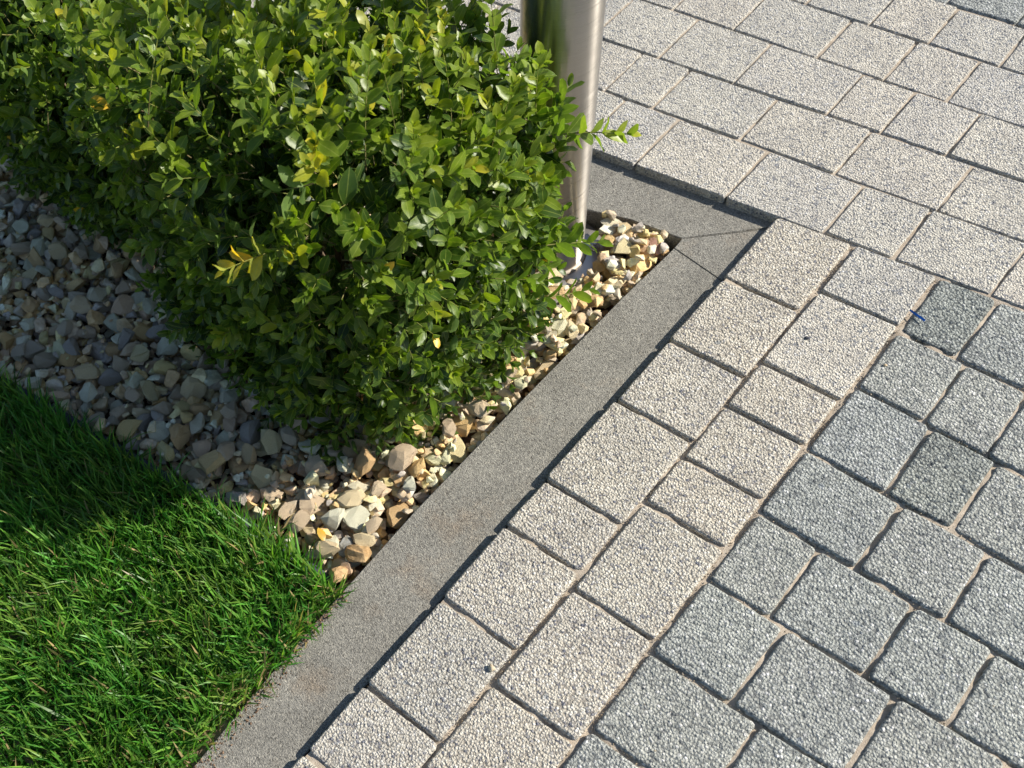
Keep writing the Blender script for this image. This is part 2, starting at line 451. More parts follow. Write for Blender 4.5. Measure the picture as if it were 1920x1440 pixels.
npav = 0
def add_paver(poly, mat, label=None, rad=None, zt=None):
    global npav
    if rad is None: rad = {M_WHITE: 0.0045, M_CREAM: 0.0068}.get(mat, 0.0078)
    c = np.mean(poly, 0)
    px, dd = project(np.array([[c[0], c[1], 0.0]]))
    vis = -250 < px[0][0] < 2170 and -250 < px[0][1] < 1690
    step = 0.0045 if vis else 0.02
    z = prng.uniform(-0.0012, 0.0012) if zt is None else zt
    me, c = paver_mesh(poly, step, z, (prng.gauss(0, 0.006), prng.gauss(0, 0.006)), rad)
    o = obj("paving_stone", me, mat, pavement, (c[0] - 0.3, c[1], 0))
    if label: o["label"] = label
    npav += 1
    return o

def yl(k, x): a, b = HL[k]; return a + b * x
def h_row(k, xs, mat_f, ylo=None):
    GAP = 0.0018 if k >= 0 else 0.0024
    for i in range(len(xs) - 1):
        xa, xb = xs[i] + GAP, xs[i + 1] - GAP
        sk = [prng.gauss(0, 0.0008) for _ in range(8)]
        lo = (lambda x: yl(k, x)) if ylo is None else ylo(i, xs[i], xs[i + 1])
        g0 = GAP if ylo is None or xs[i] > -0.01 else 0
        poly = [(xa + sk[0], lo(xa) + g0 + sk[1]), (xb + sk[2], lo(xb) + g0 + sk[3]),
                (xb + sk[4], yl(k + 1, xb) - GAP + sk[5]), (xa + sk[6], yl(k + 1, xa) - GAP + sk[7])]
        mt = mat_f((xa + xb) / 2, k)
        add_paver(poly, mt)

def ext(xs, lo, hi):
    xs = list(xs)
    while xs[0] > lo: xs.insert(0, xs[0] - prng.choice(WID))
    while xs[-1] < hi: xs.append(xs[-1] + prng.choice(WID))
    return xs

def mat_far(x, k):
    if k >= 5: return M_GREY
    if k == 5: return M_GREY
    return M_WHITE
for k in range(0, 8):
    xs = ext(HJ.get(k, [0.0]), -1.55, 0.85)
    if k == 0:
        # first course: the stones over the kerb have slightly different front edges
        fronts = {}
        def ylo(i, a, b):
            if b < -0.30: return lambda x: -0.019
            if b < -0.05: return lambda x: -0.0155 + (x + 0.28) * 0.04
            if b < 0.12: return lambda x: -0.0065 if x < 0.0 else -0.0035 + 0.03 * x
            return lambda x: yl(0, x)
        h_row(k, xs, mat_far, ylo)
    else:
        h_row(k, xs, mat_far)
VX = {0: 0.0, 1: 0.1400, 2: 0.2800}
def v_row(j, ys):
    for i in range(len(ys) - 1):
        y1, y0 = ys[i], ys[i + 1]
        x0 = VX[j] + (GAP if j else 0.0) + prng.gauss(0, 0.0012); x1 = VX[j + 1] - GAP + prng.gauss(0, 0.0012)
        sk = [prng.gauss(0, 0.0009) for _ in range(8)]
        tl = y1 if i else yl(0, x0); tr = y1 if i else yl(0, x1)
        poly = [(x0 + sk[0], y0 + GAP + sk[1]), (x1 + sk[2], y0 + GAP - 0.001 + sk[3]), (x1 + sk[4], tr - GAP + sk[5]), (x0 + sk[6], tl - GAP + sk[7])]
        add_paver(poly, M_CREAM if y1 < -0.15 else (M_CREAM if j == 0 else M_WHITE))
def exty(ys, lo):
    ys = list(ys)
    while ys[-1] > lo: ys.append(ys[-1] - prng.choice(WID))
    return ys
for j in (0, 1): v_row(j, exty([0.003] + VJ[j], -2.05))
HL[-12] = (-1.69, 0); HL[-13] = (-1.83, 0)
first_grey = True
for k in range(-1, -13, -1):
    xs = ext([0.2815] + HJ.get(k, []), 0.29, 0.9)
    def mg(x, kk):
        if kk == -1 and x < 0.37: return M_DARK
        if kk == -3 and 0.40 < x < 0.5: return M_DARK
        return M_GREY
    h_row(k, xs, mg)

# sand between the stones
def sand_z(X, Y): return np.minimum(-0.0072 + 0.0028 * (Y > 0) + 0.0090 * (vnoise(X * 38, Y * 38, 3) - 0.40) + 0.0016 * (vnoise(X * 300, Y * 300, 4) - 0.5), -0.0032)
V1, F1 = grid(0.004, 1.0, -2.05, 0.0, 0.005, sand_z)
V2, F2 = grid(-1.6, 1.0, 0.0, 1.15, 0.006, sand_z)
V = np.concatenate([V1, V2]); F = np.concatenate([F1, F2 + len(V1)])
V[:, 0] -= 0.3
sd = obj("joint_sand", mesh_np("joint_sand", V, F), M_SAND, pavement); tag(sd, None, None, None, "stuff")

# ------------------------------------------------------------------ kerb
ZK = -0.0168
kerb = empty("kerb", (-0.06, -0.1, ZK)); tag(kerb, "low grey concrete kerb round the planting bed", None, None, "structure")
def prism(name, poly, z0, z1, mat, parent, off, bev=0.003, sub=None):
    bm = bmesh.new()
    vs = [bm.verts.new((x - off[0], y - off[1], z0 - off[2])) for x, y in poly]
    f = bm.faces.new(vs)
    r = bmesh.ops.extrude_face_region(bm, geom=[f])
    for e in r["geom"]:
        if isinstance(e, bmesh.types.BMVert): e.co.z = z1 - off[2]
    bmesh.ops.recalc_face_normals(bm, faces=bm.faces)
    bmesh.ops.bevel(bm, geom=[e for e in bm.edges if all(v.co.z > z1 - off[2] - 1e-5 for v in e.verts)], offset=bev, segments=3, affect='EDGES')
    return bm_obj(name, bm, mat, parent, False)
ko = (-0.06, -0.1, ZK)
ksegs = [
    [(-0.0025, -0.1722), (-0.1130, -0.1482), (-0.1215, -0.30), (-0.1300, -0.60), (-0.1345, -0.85), (-0.1310, -1.05), (-0.1240, -1.245), (-0.114, -1.40), (-0.104, -2.05), (-0.0025, -2.05)],
    [(-0.0025, -0.1716), (-0.0025, -0.0178), (-0.055, -0.0668), (-0.1140, -0.1208), (-0.1130, -0.1476)],
    [(-0.0040, -0.0172), (-0.0040, -0.0025), (-1.60, -0.0025), (-1.60, -0.152), (-0.30, -0.149), (-0.216, -0.1275), (-0.1145, -0.1200), (-0.056, -0.0658)],
]
for s in ksegs: prism("kerb_stone", s, -0.20, ZK, M_KERB, kerb, ko, 0.0013)

# ------------------------------------------------------------------ planting bed
bed = empty("gravel_bed", (-0.7, -0.55, -0.05)); tag(bed, "bed of angular cream limestone gravel around the box hedge", None, None, "structure")
V, F = grid(-1.65, -0.10, -1.24, -0.10, 0.02, lambda X, Y: -0.070 + 0.008 * vnoise(X * 20, Y * 20, 8))
V -= np.array([-0.7, -0.55, -0.05])
obj("bed_soil", mesh_np("bed_soil", V, F), M_SOIL, bed)

# stone shapes
def hull_mesh(npts, sx, sy, sz, seed):
    r = np.random.default_rng(seed)
    bm = bmesh.new()
    for i in range(npts):
        v = r.normal(0, 1, 3); v /= np.linalg.norm(v)
        v = np.sign(v) * np.abs(v) ** 0.75; v /= max(1e-6, np.linalg.norm(v)) ; v *= r.uniform(0.85, 1.1)
        bm.verts.new((v[0] * sx, v[1] * sy, v[2] * sz))
    res = bmesh.ops.convex_hull(bm, input=bm.verts)
    bmesh.ops.delete(bm, geom=[e for e in res["geom_interior"] if isinstance(e, bmesh.types.BMVert)], context='VERTS')
    bmesh.ops.recalc_face_normals(bm, faces=bm.faces)
    bmesh.ops.triangulate(bm, faces=bm.faces)
    V = np.array([v.co[:] for v in bm.verts]); bm.verts.index_update()
    F = np.array([[v.index for v in f.verts] for f in bm.faces]); bm.free()
    return V, F
NV = 48
SHAPES = []
srng = np.random.default_rng(21)
for i in range(NV):
    el = srng.uniform(0.62, 0.95); fl = srng.uniform(0.42, 0.7)
    SHAPES.append(hull_mesh(int(srng.integers(10, 16)), 1.0, el, fl, 100 + i))
PAL = [(0.56, 0.44, 0.28), (0.62, 0.52, 0.36), (0.50, 0.36, 0.20), (0.64, 0.56, 0.43), (0.44, 0.37, 0.28), (0.58, 0.42, 0.21),
       (0.38, 0.34, 0.28), (0.68, 0.60, 0.48), (0.50, 0.38, 0.28), (0.33, 0.31, 0.30), (0.46, 0.38, 0.29), (0.62, 0.46, 0.25)]
COLS = []
for i in range(NV):
    c = np.array(PAL[i % len(PAL)]) * np.array([1.44, 1.40, 1.30]) * srng.uniform(0.88, 1.15); COLS.append(np.clip(c, 0.05, 0.8))
def roughen(V, F, amp, seed):
    # one subdivision: edge points pulled in and out so that faces are chipped instead of flat
    r = np.random.default_rng(seed); V = [np.array(v) for v in V]; mid = {}; out = []
    def mp(a, b):
        k = (min(a, b), max(a, b))
        if k not in mid:
            p = (V[a] + V[b]) / 2; L = np.linalg.norm(V[a] - V[b])
            n = p / (np.linalg.norm(p) + 1e-6)
            V.append(p + n * L * r.uniform(-0.02, amp) + r.normal(0, 0.035, 3) * L); mid[k] = len(V) - 1
        return mid[k]
    for a, b, c in F:
        ab, bc, ca = mp(a, b), mp(b, c), mp(c, a)
        out += [(a, ab, ca), (ab, b, bc), (ca, bc, c), (ab, bc, ca)]
    return np.array(V), np.array(out)
SM = []
for i in range(NV):
    RV, RF = roughen(SHAPES[i][0], SHAPES[i][1], 0.10, 300 + i)
    me = mesh_np("stone", RV, RF, False); set_col(me, np.tile(COLS[i], (len(RV), 1))); me.materials.append(M_STONE)
    SM.append(me)

def rotm(r):
    a = r.uniform(0, 2 * math.pi); t = abs(r.normal(0, 0.38)); b = r.uniform(0, 2 * math.pi)
    Rz = Matrix.Rotation(a, 3, 'Z'); ax = Vector((math.cos(b), math.sin(b), 0))
    return Matrix.Rotation(t, 3, ax) @ Rz

HX0, HY0, RES = -1.65, -1.22, 0.003
HM = np.full((int(1.17 / RES), int(1.60 / RES)), -0.066, dtype=np.float32)
gy, gx = np.meshgrid(np.arange(HM.shape[0]) * RES + HY0, np.arange(HM.shape[1]) * RES + HX0, indexing='ij')
def edge_y(x): return -1.026 + 0.115 * np.minimum(0, x + 0.30)
def inside_bed(x, y):
    lim = -0.1225 if y < -0.14 else -0.118
    kx = np.interp(-y, [0.15, 0.30, 0.60, 0.85, 1.05], [-0.113, -0.1215, -0.130, -0.1345, -0.131])
    ky = -0.1215 if x > -0.2 else (-0.128 if x > -0.25 else -0.151)
    return x < kx and y < ky and y > edge_y(x) + 0.010
stones = []
def drop(x, y, size, si, R, maxtop=-0.002):
    V = SHAPES[si][0] * size
    W = V @ np.array(R).T
    rx, ry = np.ptp(W[:, 0]) / 2, np.ptp(W[:, 1]) / 2
    cx0, cy0 = x, y
    ix0 = int((x - rx - HX0) / RES); ix1 = int((x + rx - HX0) / RES) + 1
    iy0 = int((y - ry - HY0) / RES); iy1 = int((y + ry - HY0) / RES) + 1
    if ix0 < 0 or iy0 < 0 or ix1 >= HM.shape[1] or iy1 >= HM.shape[0]: return None
    X = gx[iy0:iy1, ix0:ix1]; Y = gy[iy0:iy1, ix0:ix1]
    q = ((X - x) / rx) ** 2 + ((Y - y) / ry) ** 2
    msk = q < 0.75
    if not msk.any(): return None
    hz = np.ptp(W[:, 2]) / 2
    sub = HM[iy0:iy1, ix0:ix1]
    prof = np.sqrt(np.clip(1 - q, 0.05, 1))
    need = sub + hz * prof * 0.72
    zc = float(np.percentile(need[msk], 82))
    if zc + hz > maxtop: return None
    top = zc + hz * prof * 0.85
    sub[msk] = np.maximum(sub[msk], top[msk])
    return zc
srn = np.random.default_rng(33)
PX, PY = -0.3036, -0.2550      # steel post
def place(n, smin, smax, maxtop, region=None):
    cnt = 0
    for _ in range(n):
        x = srn.uniform(-1.55, -0.12); y = srn.uniform(-1.17, -0.12)
        if region and not region(x, y): continue
        size = srn.uniform(smin, smax)
        if not inside_bed(x + size * 0.75, y + size * 0.6) or not inside_bed(x, y - size * 0.3): continue
        if (x - PX) ** 2 + (y - PY) ** 2 < (0.066 + size * 0.8) ** 2: continue
        on_plate = (x - PX) ** 2 + (y - PY) ** 2 < (0.104 + size * 0.55) ** 2
        rr_ = math.hypot(x - PX, y - PY)
        if on_plate and (x > PX - 0.03 and y > PY - 0.055) and rr_ < 0.098: continue
        si = int(srn.integers(0, NV)); R = rotm(srn)
        z = drop(x, y, size, si, R, maxtop)
        if z is not None: stones.append((x, y, z, size, si, R)); cnt += 1
    return cnt
place(6500, 0.009, 0.019, -0.030)
place(4200, 0.008, 0.020, -0.016)
place(2600, 0.0155, 0.0300, 0.004)
place(3400, 0.005, 0.011, -0.006)
place(9000, 0.008, 0.0165, 0.006, lambda x, y: x > -0.34 and y > -0.47)
P3 = np.array([[s[0], s[1], s[2]] for s in stones]); px, dep = project(P3)
S = np.array([s[3] for s in stones])
# hidden under upper stones? keep the ones whose top is close to the height map
ht = np.array([HM[int((s[1] - HY0) / RES), int((s[0] - HX0) / RES)] for s in stones])
expo = np.clip(1 - (ht - (P3[:, 2] + S * 0.45)) / 0.012, 0, 1)
hidden = ((P3[:, 0] + 0.50) / 0.27) ** 2 + ((P3[:, 1] + 0.50) / 0.24) ** 2 < 1
hidden |= (P3[:, 0] < -0.8) & (P3[:, 1] > -0.72)
inframe = (px[:, 0] > 0) & (px[:, 0] < 1920) & (px[:, 1] > 0) & (px[:, 1] < 1440)
score = S / dep * expo * inframe * (~hidden)
order = np.argsort(-score)
big = set(order[:300].tolist())
BO = np.array([-0.7, -0.55, -0.05])
special = {}
vv, ff, cc, off = [], [], [], 0
for i, (x, y, z, size, si, R) in enumerate(stones):
    if i in big:
        o = obj("stone", SM[si], None, bed)
        mw = (R.to_4x4() @ Matrix.Scale(size, 4)); mw.translation = Vector((x, y, z)) - Vector(BO)
        o.matrix_local = mw
    else:
        W = SHAPES[si][0] * size @ np.array(R).T + np.array([x, y, z]) - BO
        vv.append(W); ff.append(SHAPES[si][1] + off); off += len(W)
        cc.append(np.tile(COLS[si], (len(W), 1)))
me = mesh_np("gravel", np.concatenate(vv), np.concatenate(ff), False); set_col(me, np.concatenate(cc))
gs = obj("gravel", me, M_STONE, bed); tag(gs, None, None, None, "stuff")
# three stones one can pick out by colour
def big_stone(seed, col, scale, loc, rot, label, flat=0.6):
    V, F = roughen(*hull_mesh(34, 1, 0.70, flat, seed), 0.08, seed)
    me = mesh_np("stone", V * scale, F, False); set_col(me, np.tile(col, (len(V), 1)))
    o = obj("stone", me, M_STONE, bed); o.location = Vector(loc) - Vector(BO); o.rotation_euler = rot; o["label"] = label
big_stone(901, (0.46, 0.27, 0.20), 0.0185, (-0.142, -0.166, -0.0135), (0.1, -0.1, 2.6), "reddish stone in the kerb corner")
big_stone(902, (0.46, 0.31, 0.155), 0.025, (-0.156, -0.968, -0.018), (0.35, -0.1, 0.5), "large rough tan stone")
big_stone(903, (0.56, 0.38, 0.20), 0.019, (-0.158, -1.012, -0.020), (0.1, 0.3, 1.3), "orange-tan stone beside the kerb")
big_stone(904, (0.66, 0.64, 0.62), 0.019, (-0.196, -0.188, -0.0125), (0.2, 0.1, 1.9), "white stone")
big_stone(905, (0.30, 0.31, 0.30), 0.021, (-0.183, -0.966, -0.026), (0.15, 0.15, 1.9), "flat grey stone")

# ------------------------------------------------------------------ steel post
def lathe(profile, seg=64):
    V, F = [], []
    for r, z in profile:
        for i in range(seg):
            a = 2 * math.pi * i / seg; V.append((r * math.cos(a), r * math.sin(a), z))
    for k in range(len(profile) - 1):
        for i in range(seg):
            j = (i + 1) % seg
            F.append((k * seg + i, k * seg + j, (k + 1) * seg + j, (k + 1) * seg + i))
    F.append(tuple(reversed(range(seg)))); F.append(tuple((len(profile) - 1) * seg + i for i in range(seg)))
    return V, F
post = empty("steel_post", (PX, PY, -0.048))
tag(post, "round brushed stainless steel post bolted down in the gravel beside the box bush", "post")
V, F = lathe([(0.0605, 0.004), (0.0605, 1.02)], 96)
tube = mesh_np("tube", V, F); o = obj("tube", tube, M_STEEL, post)
for pl in tube.polygons[-2:]: pl.use_smooth = False
V, F = lathe([(0.0605, 1.02), (0.0620, 1.021), (0.0620, 1.028), (0.055, 1.034), (0.03, 1.038), (0.004, 1.0395)], 96)
obj("cap", mesh_np("cap", V, F), M_STEEL2, post)
V, F = lathe([(0.1005, 0.0), (0.1012, 0.0012), (0.1012, 0.0048), (0.1000, 0.006), (0.061, 0.0062)], 96)
obj("flange", mesh_np("flange", V, F), M_STEEL2, post)
V, F = lathe([(0.0600, 0.0050), (0.0665, 0.0064), (0.0660, 0.0085), (0.0640, 0.0110), (0.0604, 0.0125)], 96)
V = np.array(V); ang = np.arctan2(V[:, 1], V[:, 0]); V[:, :2] *= (1 + 0.012 * np.sin(ang * 46) * (V[:, 2] > 0.006))[:, None]
obj("weld_seam", mesh_np("weld_seam", V, F), M_WELD, post)
for k in range(4):
    a = math.radians(43 + 90 * k); bx, by = 0.082 * math.cos(a), 0.082 * math.sin(a)
    V, F = lathe([(0.0098, 0.0), (0.0098, 0.0012), (0.0062, 0.0014)], 24)
    bo = obj("bolt", mesh_np("bolt", *lathe([(0.0098, 0.0), (0.0098, 0.0014), (0.0068, 0.0016)], 24)), M_STEEL2, post, (bx, by, 0.0062))
    hx = lathe([(0.0068, 0.0016), (0.0068, 0.0062), (0.0058, 0.0068), (0.0040, 0.0069), (0.0040, 0.0092), (0.0032, 0.0100)], 6)
    obj("bolt_nut", mesh_np("bolt_nut", hx[0], hx[1], False), M_STEEL2, bo)

# ------------------------------------------------------------------ lawn edging strip
eb = bmesh.new()
prof = [(-0.010, -0.07), (-0.010, -0.030), (-0.007, -0.0255), (0.007, -0.0255), (0.010, -0.030), (0.010, -0.07)]
xs = np.linspace(-2.4, -0.165, 60)
prev = None
for x in xs:
    yy = float(edge_y(x)) + 0.004 * math.sin(x * 5.0) ; 
    ring = [eb.verts.new((x + 1.0, yy + p[0] + 1.024, p[1] + 0.05)) for p in prof]
    if prev:
        for i in range(len(prof)):
            j = (i + 1) % len(prof); eb.faces.new((prev[i], prev[j], ring[j], ring[i]))
    else: eb.faces.new(ring)
    prev = ring
eb.faces.new(list(reversed(prev))); bmesh.ops.recalc_face_normals(eb, faces=eb.faces)
ed = bm_obj("lawn_edging", eb, M_EDGE, None, False); ed.location = (-1.0, -1.024, -0.05)
tag(ed, "dark grey plastic edging strip between the lawn and the gravel", "lawn edging")

# ------------------------------------------------------------------ lawn
V, F = grid(-2.6, -0.098, -2.3, -1.02, 0.012, lambda X, Y: -0.05 * (Y > edge_y(X)) - 0.038 + 0.010 * vnoise(X * 12, Y * 12, 9) + 0.006 * vnoise(X * 70, Y * 70, 10) + 0.007 * np.clip((X + 0.16) / 0.05, 0, 1))
lawn_soil = obj("lawn_soil", mesh_np("lawn_soil", V, F), M_DRYSOIL); tag(lawn_soil, "dry brown soil showing along the lawn edge", None, None, "structure")

def blades(n, xr, yr, lmin, lmax, wmin, wmax, seed, dry=0.05, lean=0.55, cond=None, zb=-0.036):
    r = np.random.default_rng(seed)
    x = r.uniform(*xr, n); y = r.uniform(*yr, n)
    if cond is not None:
        k = cond(x, y, r); x, y = x[k], y[k]; n = len(x)
    L = r.uniform(lmin, lmax, n) * (0.8 + 0.4 * vnoise(x * 14, y * 14, 5)); W = r.uniform(wmin, wmax, n)
    # tufts share a lean direction
    da = vnoise(x * 9, y * 9, 6) * 2 * math.pi * 1.5 + r.normal(0, 1.8, n)
    ln = np.clip(r.normal(lean, 0.28, n), 0.05, 1.35); curl = r.uniform(0.1, 1.0, n)
    hd = np.stack([np.cos(da), np.sin(da)], 1)
    wa = da + math.pi / 2 + r.normal(0, 0.7, n)
    wd = np.stack([np.cos(wa), np.sin(wa)], 1)
    K = 5
    pos = np.zeros((n, K, 3)); pos[:, 0, 0] = x; pos[:, 0, 1] = y; pos[:, 0, 2] = zb
    for k in range(1, K):
        t = k / (K - 1); th = ln * 0.55 + curl * ln * t * 1.2
        st = L / (K - 1)
        pos[:, k, :2] = pos[:, k - 1, :2] + hd * (np.sin(th) * st)[:, None]
        pos[:, k, 2] = pos[:, k - 1, 2] + np.cos(th) * st
    prof = np.array([0.75, 1.0, 0.92, 0.62])
    V = np.zeros((n, 9, 3))
    for k in range(4):
        hw = (W * prof[k] * 0.5)[:, None]
        V[:, 2 * k, :] = pos[:, k]; V[:, 2 * k + 1, :] = pos[:, k]
        V[:, 2 * k, :2] -= wd * hw; V[:, 2 * k + 1, :2] += wd * hw
    V[:, 8] = pos[:, 4]
    base = np.array([[0, 1, 3], [0, 3, 2], [2, 3, 5], [2, 5, 4], [4, 5, 7], [4, 7, 6], [6, 7, 8]])
    F = (base[None] + (np.arange(n) * 9)[:, None, None]).reshape(-1, 3)
    g = r.uniform(0, 1, n)[:, None]
    c = np.array([0.042, 0.130, 0.014]) * (1 - g) + np.array([0.145, 0.33, 0.030]) * g
    c *= r.uniform(0.7, 1.25, n)[:, None]
    hue = np.clip(r.normal(0, 1, n) * 0.6 + 1.2 * (vnoise(x * 11, y * 11, 31) - 0.5), -1, 1)[:, None]
    c = c * np.array([1.22, 1.06, 1.7])
    c = c * (1 + hue * np.array([0.35, 0.0, 0.1]))
    d = r.uniform(0, 1, n) < dry
    c[d] = np.array([0.42, 0.31, 0.15]) * r.uniform(0.6, 1.15, (d.sum(), 1))
    C = np.repeat(c, 9, 0).reshape(n, 9, 3)
    # pale sheath at the foot of each blade
    C[:, 0:2] = C[:, 0:2] * 0.6 + np.array([0.16, 0.19, 0.07]) * 0.4
    return V.reshape(-1, 3), F, C.reshape(-1, 3)
sets = []
def edge_cond(x, y, r):
    kx = -0.133 - 0.024 * vnoise(y * 16, y * 0 + 3.3, 12) + 0.012 * (vnoise(y * 50, y * 0 + 1.3, 13) - 0.5)
    ok = (x < kx) & (y < edge_y(x) - 0.002 - 0.006 * vnoise(x * 30, x * 0, 14))
    return ok
sets.append(blades(34000, (-1.75, -0.14), (-1.78, -1.025), 0.040, 0.084, 0.0028, 0.0052, 1, 0.035, 0.5, edge_cond))
sets.append(blades(9000, (-1.75, -0.14), (-1.78, -1.025), 0.05, 0.090, 0.003, 0.0052, 2, 0.01, 0.8, edge_cond))
sets.append(blades(3000, (-1.75, -0.14), (-1.20, -1.022), 0.045, 0.075, 0.0026, 0.0046, 22, 0.02, 0.5, edge_cond))
sets.append(blades(12000, (-2.5, -1.75), (-2.2, -1.03), 0.034, 0.068, 0.003, 0.005, 3, 0.03, 0.6, edge_cond))
sets.append(blades(9000, (-1.75, -0.12), (-2.2, -1.78), 0.034, 0.068, 0.003, 0.005, 4, 0.03, 0.6, edge_cond))
# straw and thatch along the kerb
def thatch(x, y, r): return (x > -0.215) & (x < -0.138 - 0.01 * vnoise(y * 30, y * 0 + 2, 15)) & (y < -1.04)
sets.append(blades(2600, (-0.22, -0.13), (-2.0, -1.04), 0.012, 0.034, 0.0010, 0.0020, 5, 0.62, 1.0, thatch, -0.026))
sets.append(blades(1500, (-0.158, -0.126), (-1.9, -1.035), 0.030, 0.062, 0.0022, 0.0042, 45, 0.15, 0.95, None, -0.03))
vs, fs, cs, off = [], [], [], 0
for V, F, C in sets:
    vs.append(V); fs.append(F + off); cs.append(C); off += len(V)
me = mesh_np("grass", np.concatenate(vs), np.concatenate(fs), True); set_col(me, np.concatenate(cs))
gr = obj("grass", me, M_GRASS); tag(gr, "dense fresh green lawn grass at the lower left", "grass", None, "stuff")

def crumbs(name, n, fpos, smin, smax, mat, cols, seed, parent=None, off=(0, 0, 0), label=None):
    r = np.random.default_rng(seed); vs, fs, cs, o_ = [], [], [], 0
    sh = [hull_mesh(9, 1, 0.8, 0.65, 700 + i) for i in range(6)]
    for i in range(n):
        p = fpos(r)
        if p is None: continue
        V, F = sh[i % 6]; s_ = smin + (smax - smin) * r.uniform() ** 2.5
        R = np.array(rotm(r)); W = V * s_ @ R.T + np.array(p) + np.array([0, 0, s_ * 0.35]) - np.array(off)
        vs.append(W); fs.append(F + o_); o_ += len(W)
        cs.append(np.tile(np.array(cols[int(r.integers(0, len(cols)))]) * r.uniform(0.8, 1.15), (len(W), 1)))
    me = mesh_np(name, np.concatenate(vs), np.concatenate(fs), False); set_col(me, np.concatenate(cs))
    o = obj(name, me, mat, parent); tag(o, label, None, None, "stuff"); return o
def f_kerb(r):
    y = r.uniform(-1.62, -1.03); k = np.interp(-y, [1.05, 1.245, 1.40, 1.62], [-0.131, -0.124, -0.114, -0.108])
    dens = vnoise(np.array([y * 14.0]), np.array([2.2]), 41)[0]
    x = k + abs(r.normal(0, 0.004 + 0.020 * dens ** 2)) + 0.001
    return (x, y, ZK)
crumbs("soil_crumbs", 1700, f_kerb, 0.0005, 0.0030, M_STONE, [(0.30, 0.20, 0.13), (0.22, 0.14, 0.09), (0.42, 0.32, 0.22)], 51, kerb, ko)
def f_edge(r):
    y = r.uniform(-1.60, -1.04); return (-0.137 + r.normal(0, 0.007), y, -0.031)
crumbs("soil_crumbs", 2200, f_edge, 0.001, 0.0045, M_STONE, [(0.30, 0.20, 0.13), (0.20, 0.13, 0.085), (0.38, 0.28, 0.19)], 52, lawn_soil)
def f_joint(r):
    if r.uniform() < 0.5:
        k = int(r.integers(-8, 6)); x = r.uniform(0.28 if k < 0 else -0.6, 0.8); return (x, yl(k, x) + r.normal(0, 0.0022), -0.0055 + r.uniform(0, 0.003))
    x = (0.14, 0.28)[int(r.integers(0, 2))]; return (x + r.normal(0, 0.0024), r.uniform(-1.4, 0), -0.0055 + r.uniform(0, 0.003))
crumbs("joint_grit", 3000, f_joint, 0.0007, 0.0021, M_STONE, [(0.46, 0.38, 0.28), (0.38, 0.31, 0.23), (0.55, 0.48, 0.38)], 53, pavement, (0.3, 0, 0))
def f_top(r):
    x = r.uniform(-0.1, 0.75); y = r.uniform(-1.45, 0.5)
    if x < 0.005 and y < 0.0: return None
    return (x, y, 0.0012)
crumbs("loose_grit", 260, f_top, 0.0008, 0.0024, M_STONE, [(0.46, 0.40, 0.30), (0.30, 0.28, 0.25), (0.55, 0.50, 0.42), (0.20, 0.15, 0.10)], 54, pavement, (0.3, 0, 0))
def f_kt(r):
    if r.uniform() < 0.7: return (r.uniform(-0.125, -0.006), r.uniform(-1.5, -0.17), ZK)
    return (r.uniform(-0.4, -0.05), r.uniform(-0.11, -0.02), ZK)
crumbs("loose_grit", 220, f_kt, 0.0006, 0.0018, M_STONE, [(0.46, 0.38, 0.28), (0.14, 0.12, 0.10), (0.55, 0.50, 0.42)], 55, kerb, ko)

# ------------------------------------------------------------------ box shrubs
# unit leaf: along +Y, normal +Z, length 1
def unit_leaf(wid, fold, droop, tipcurl, var):
    st = [(0.0, 0.10), (0.15, 0.55), (0.36, 0.94), (0.60, 1.0), (0.84, 0.70)]
    V, UV = [], []
    for v, wv in st:
        z = -droop * v * v + tipcurl * math.sin(v * 3.0)
        for s in (-1, 0, 1):
            V.append((s * wv * wid * 0.5, v, z + (fold * wv if s else 0.0) + (var * 0.03 * s * math.sin(v * 9))))
            UV.append((0.5 + 0.5 * s, v))
    V.append((0, 1.0, -droop)); UV.append((0.5, 1.0))
    F = []
    for k in range(4):
        a = k * 3
        F += [(a, a + 1, a + 4), (a, a + 4, a + 3), (a + 1, a + 2, a + 5), (a + 1, a + 5, a + 4)]
    F += [(12, 13, 15), (13, 14, 15)]
    return np.array(V), np.array(F), np.array(UV)
LV = []
lr = random.Random(3)
for i in range(6):
    LV.append(unit_leaf(lr.uniform(0.42, 0.53), lr.uniform(0.03, 0.10), lr.uniform(0.02, 0.18), lr.uniform(-0.02, 0.03), lr.choice((-1, 1))))
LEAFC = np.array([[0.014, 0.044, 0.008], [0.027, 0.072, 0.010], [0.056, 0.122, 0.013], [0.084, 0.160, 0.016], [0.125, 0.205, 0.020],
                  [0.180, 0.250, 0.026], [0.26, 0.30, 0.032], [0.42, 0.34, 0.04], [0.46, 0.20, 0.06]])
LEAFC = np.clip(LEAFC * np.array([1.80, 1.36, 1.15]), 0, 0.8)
LM = {}
def leaf_mesh(vi, ci):
    if (vi, ci) in LM: return LM[(vi, ci)]
    V, F, UV = LV[vi]
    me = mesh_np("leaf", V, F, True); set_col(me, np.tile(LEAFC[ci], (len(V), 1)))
    uvl = me.uv_layers.new(name="leafuv"); uvl.data.foreach_set("uv", UV[F.ravel()].astype(np.float32).ravel())
    me.materials.append(M_LEAF); LM[(vi, ci)] = me
    return me

def nrmz(a): return a / (np.linalg.norm(a, axis=-1, keepdims=True) + 1e-9)

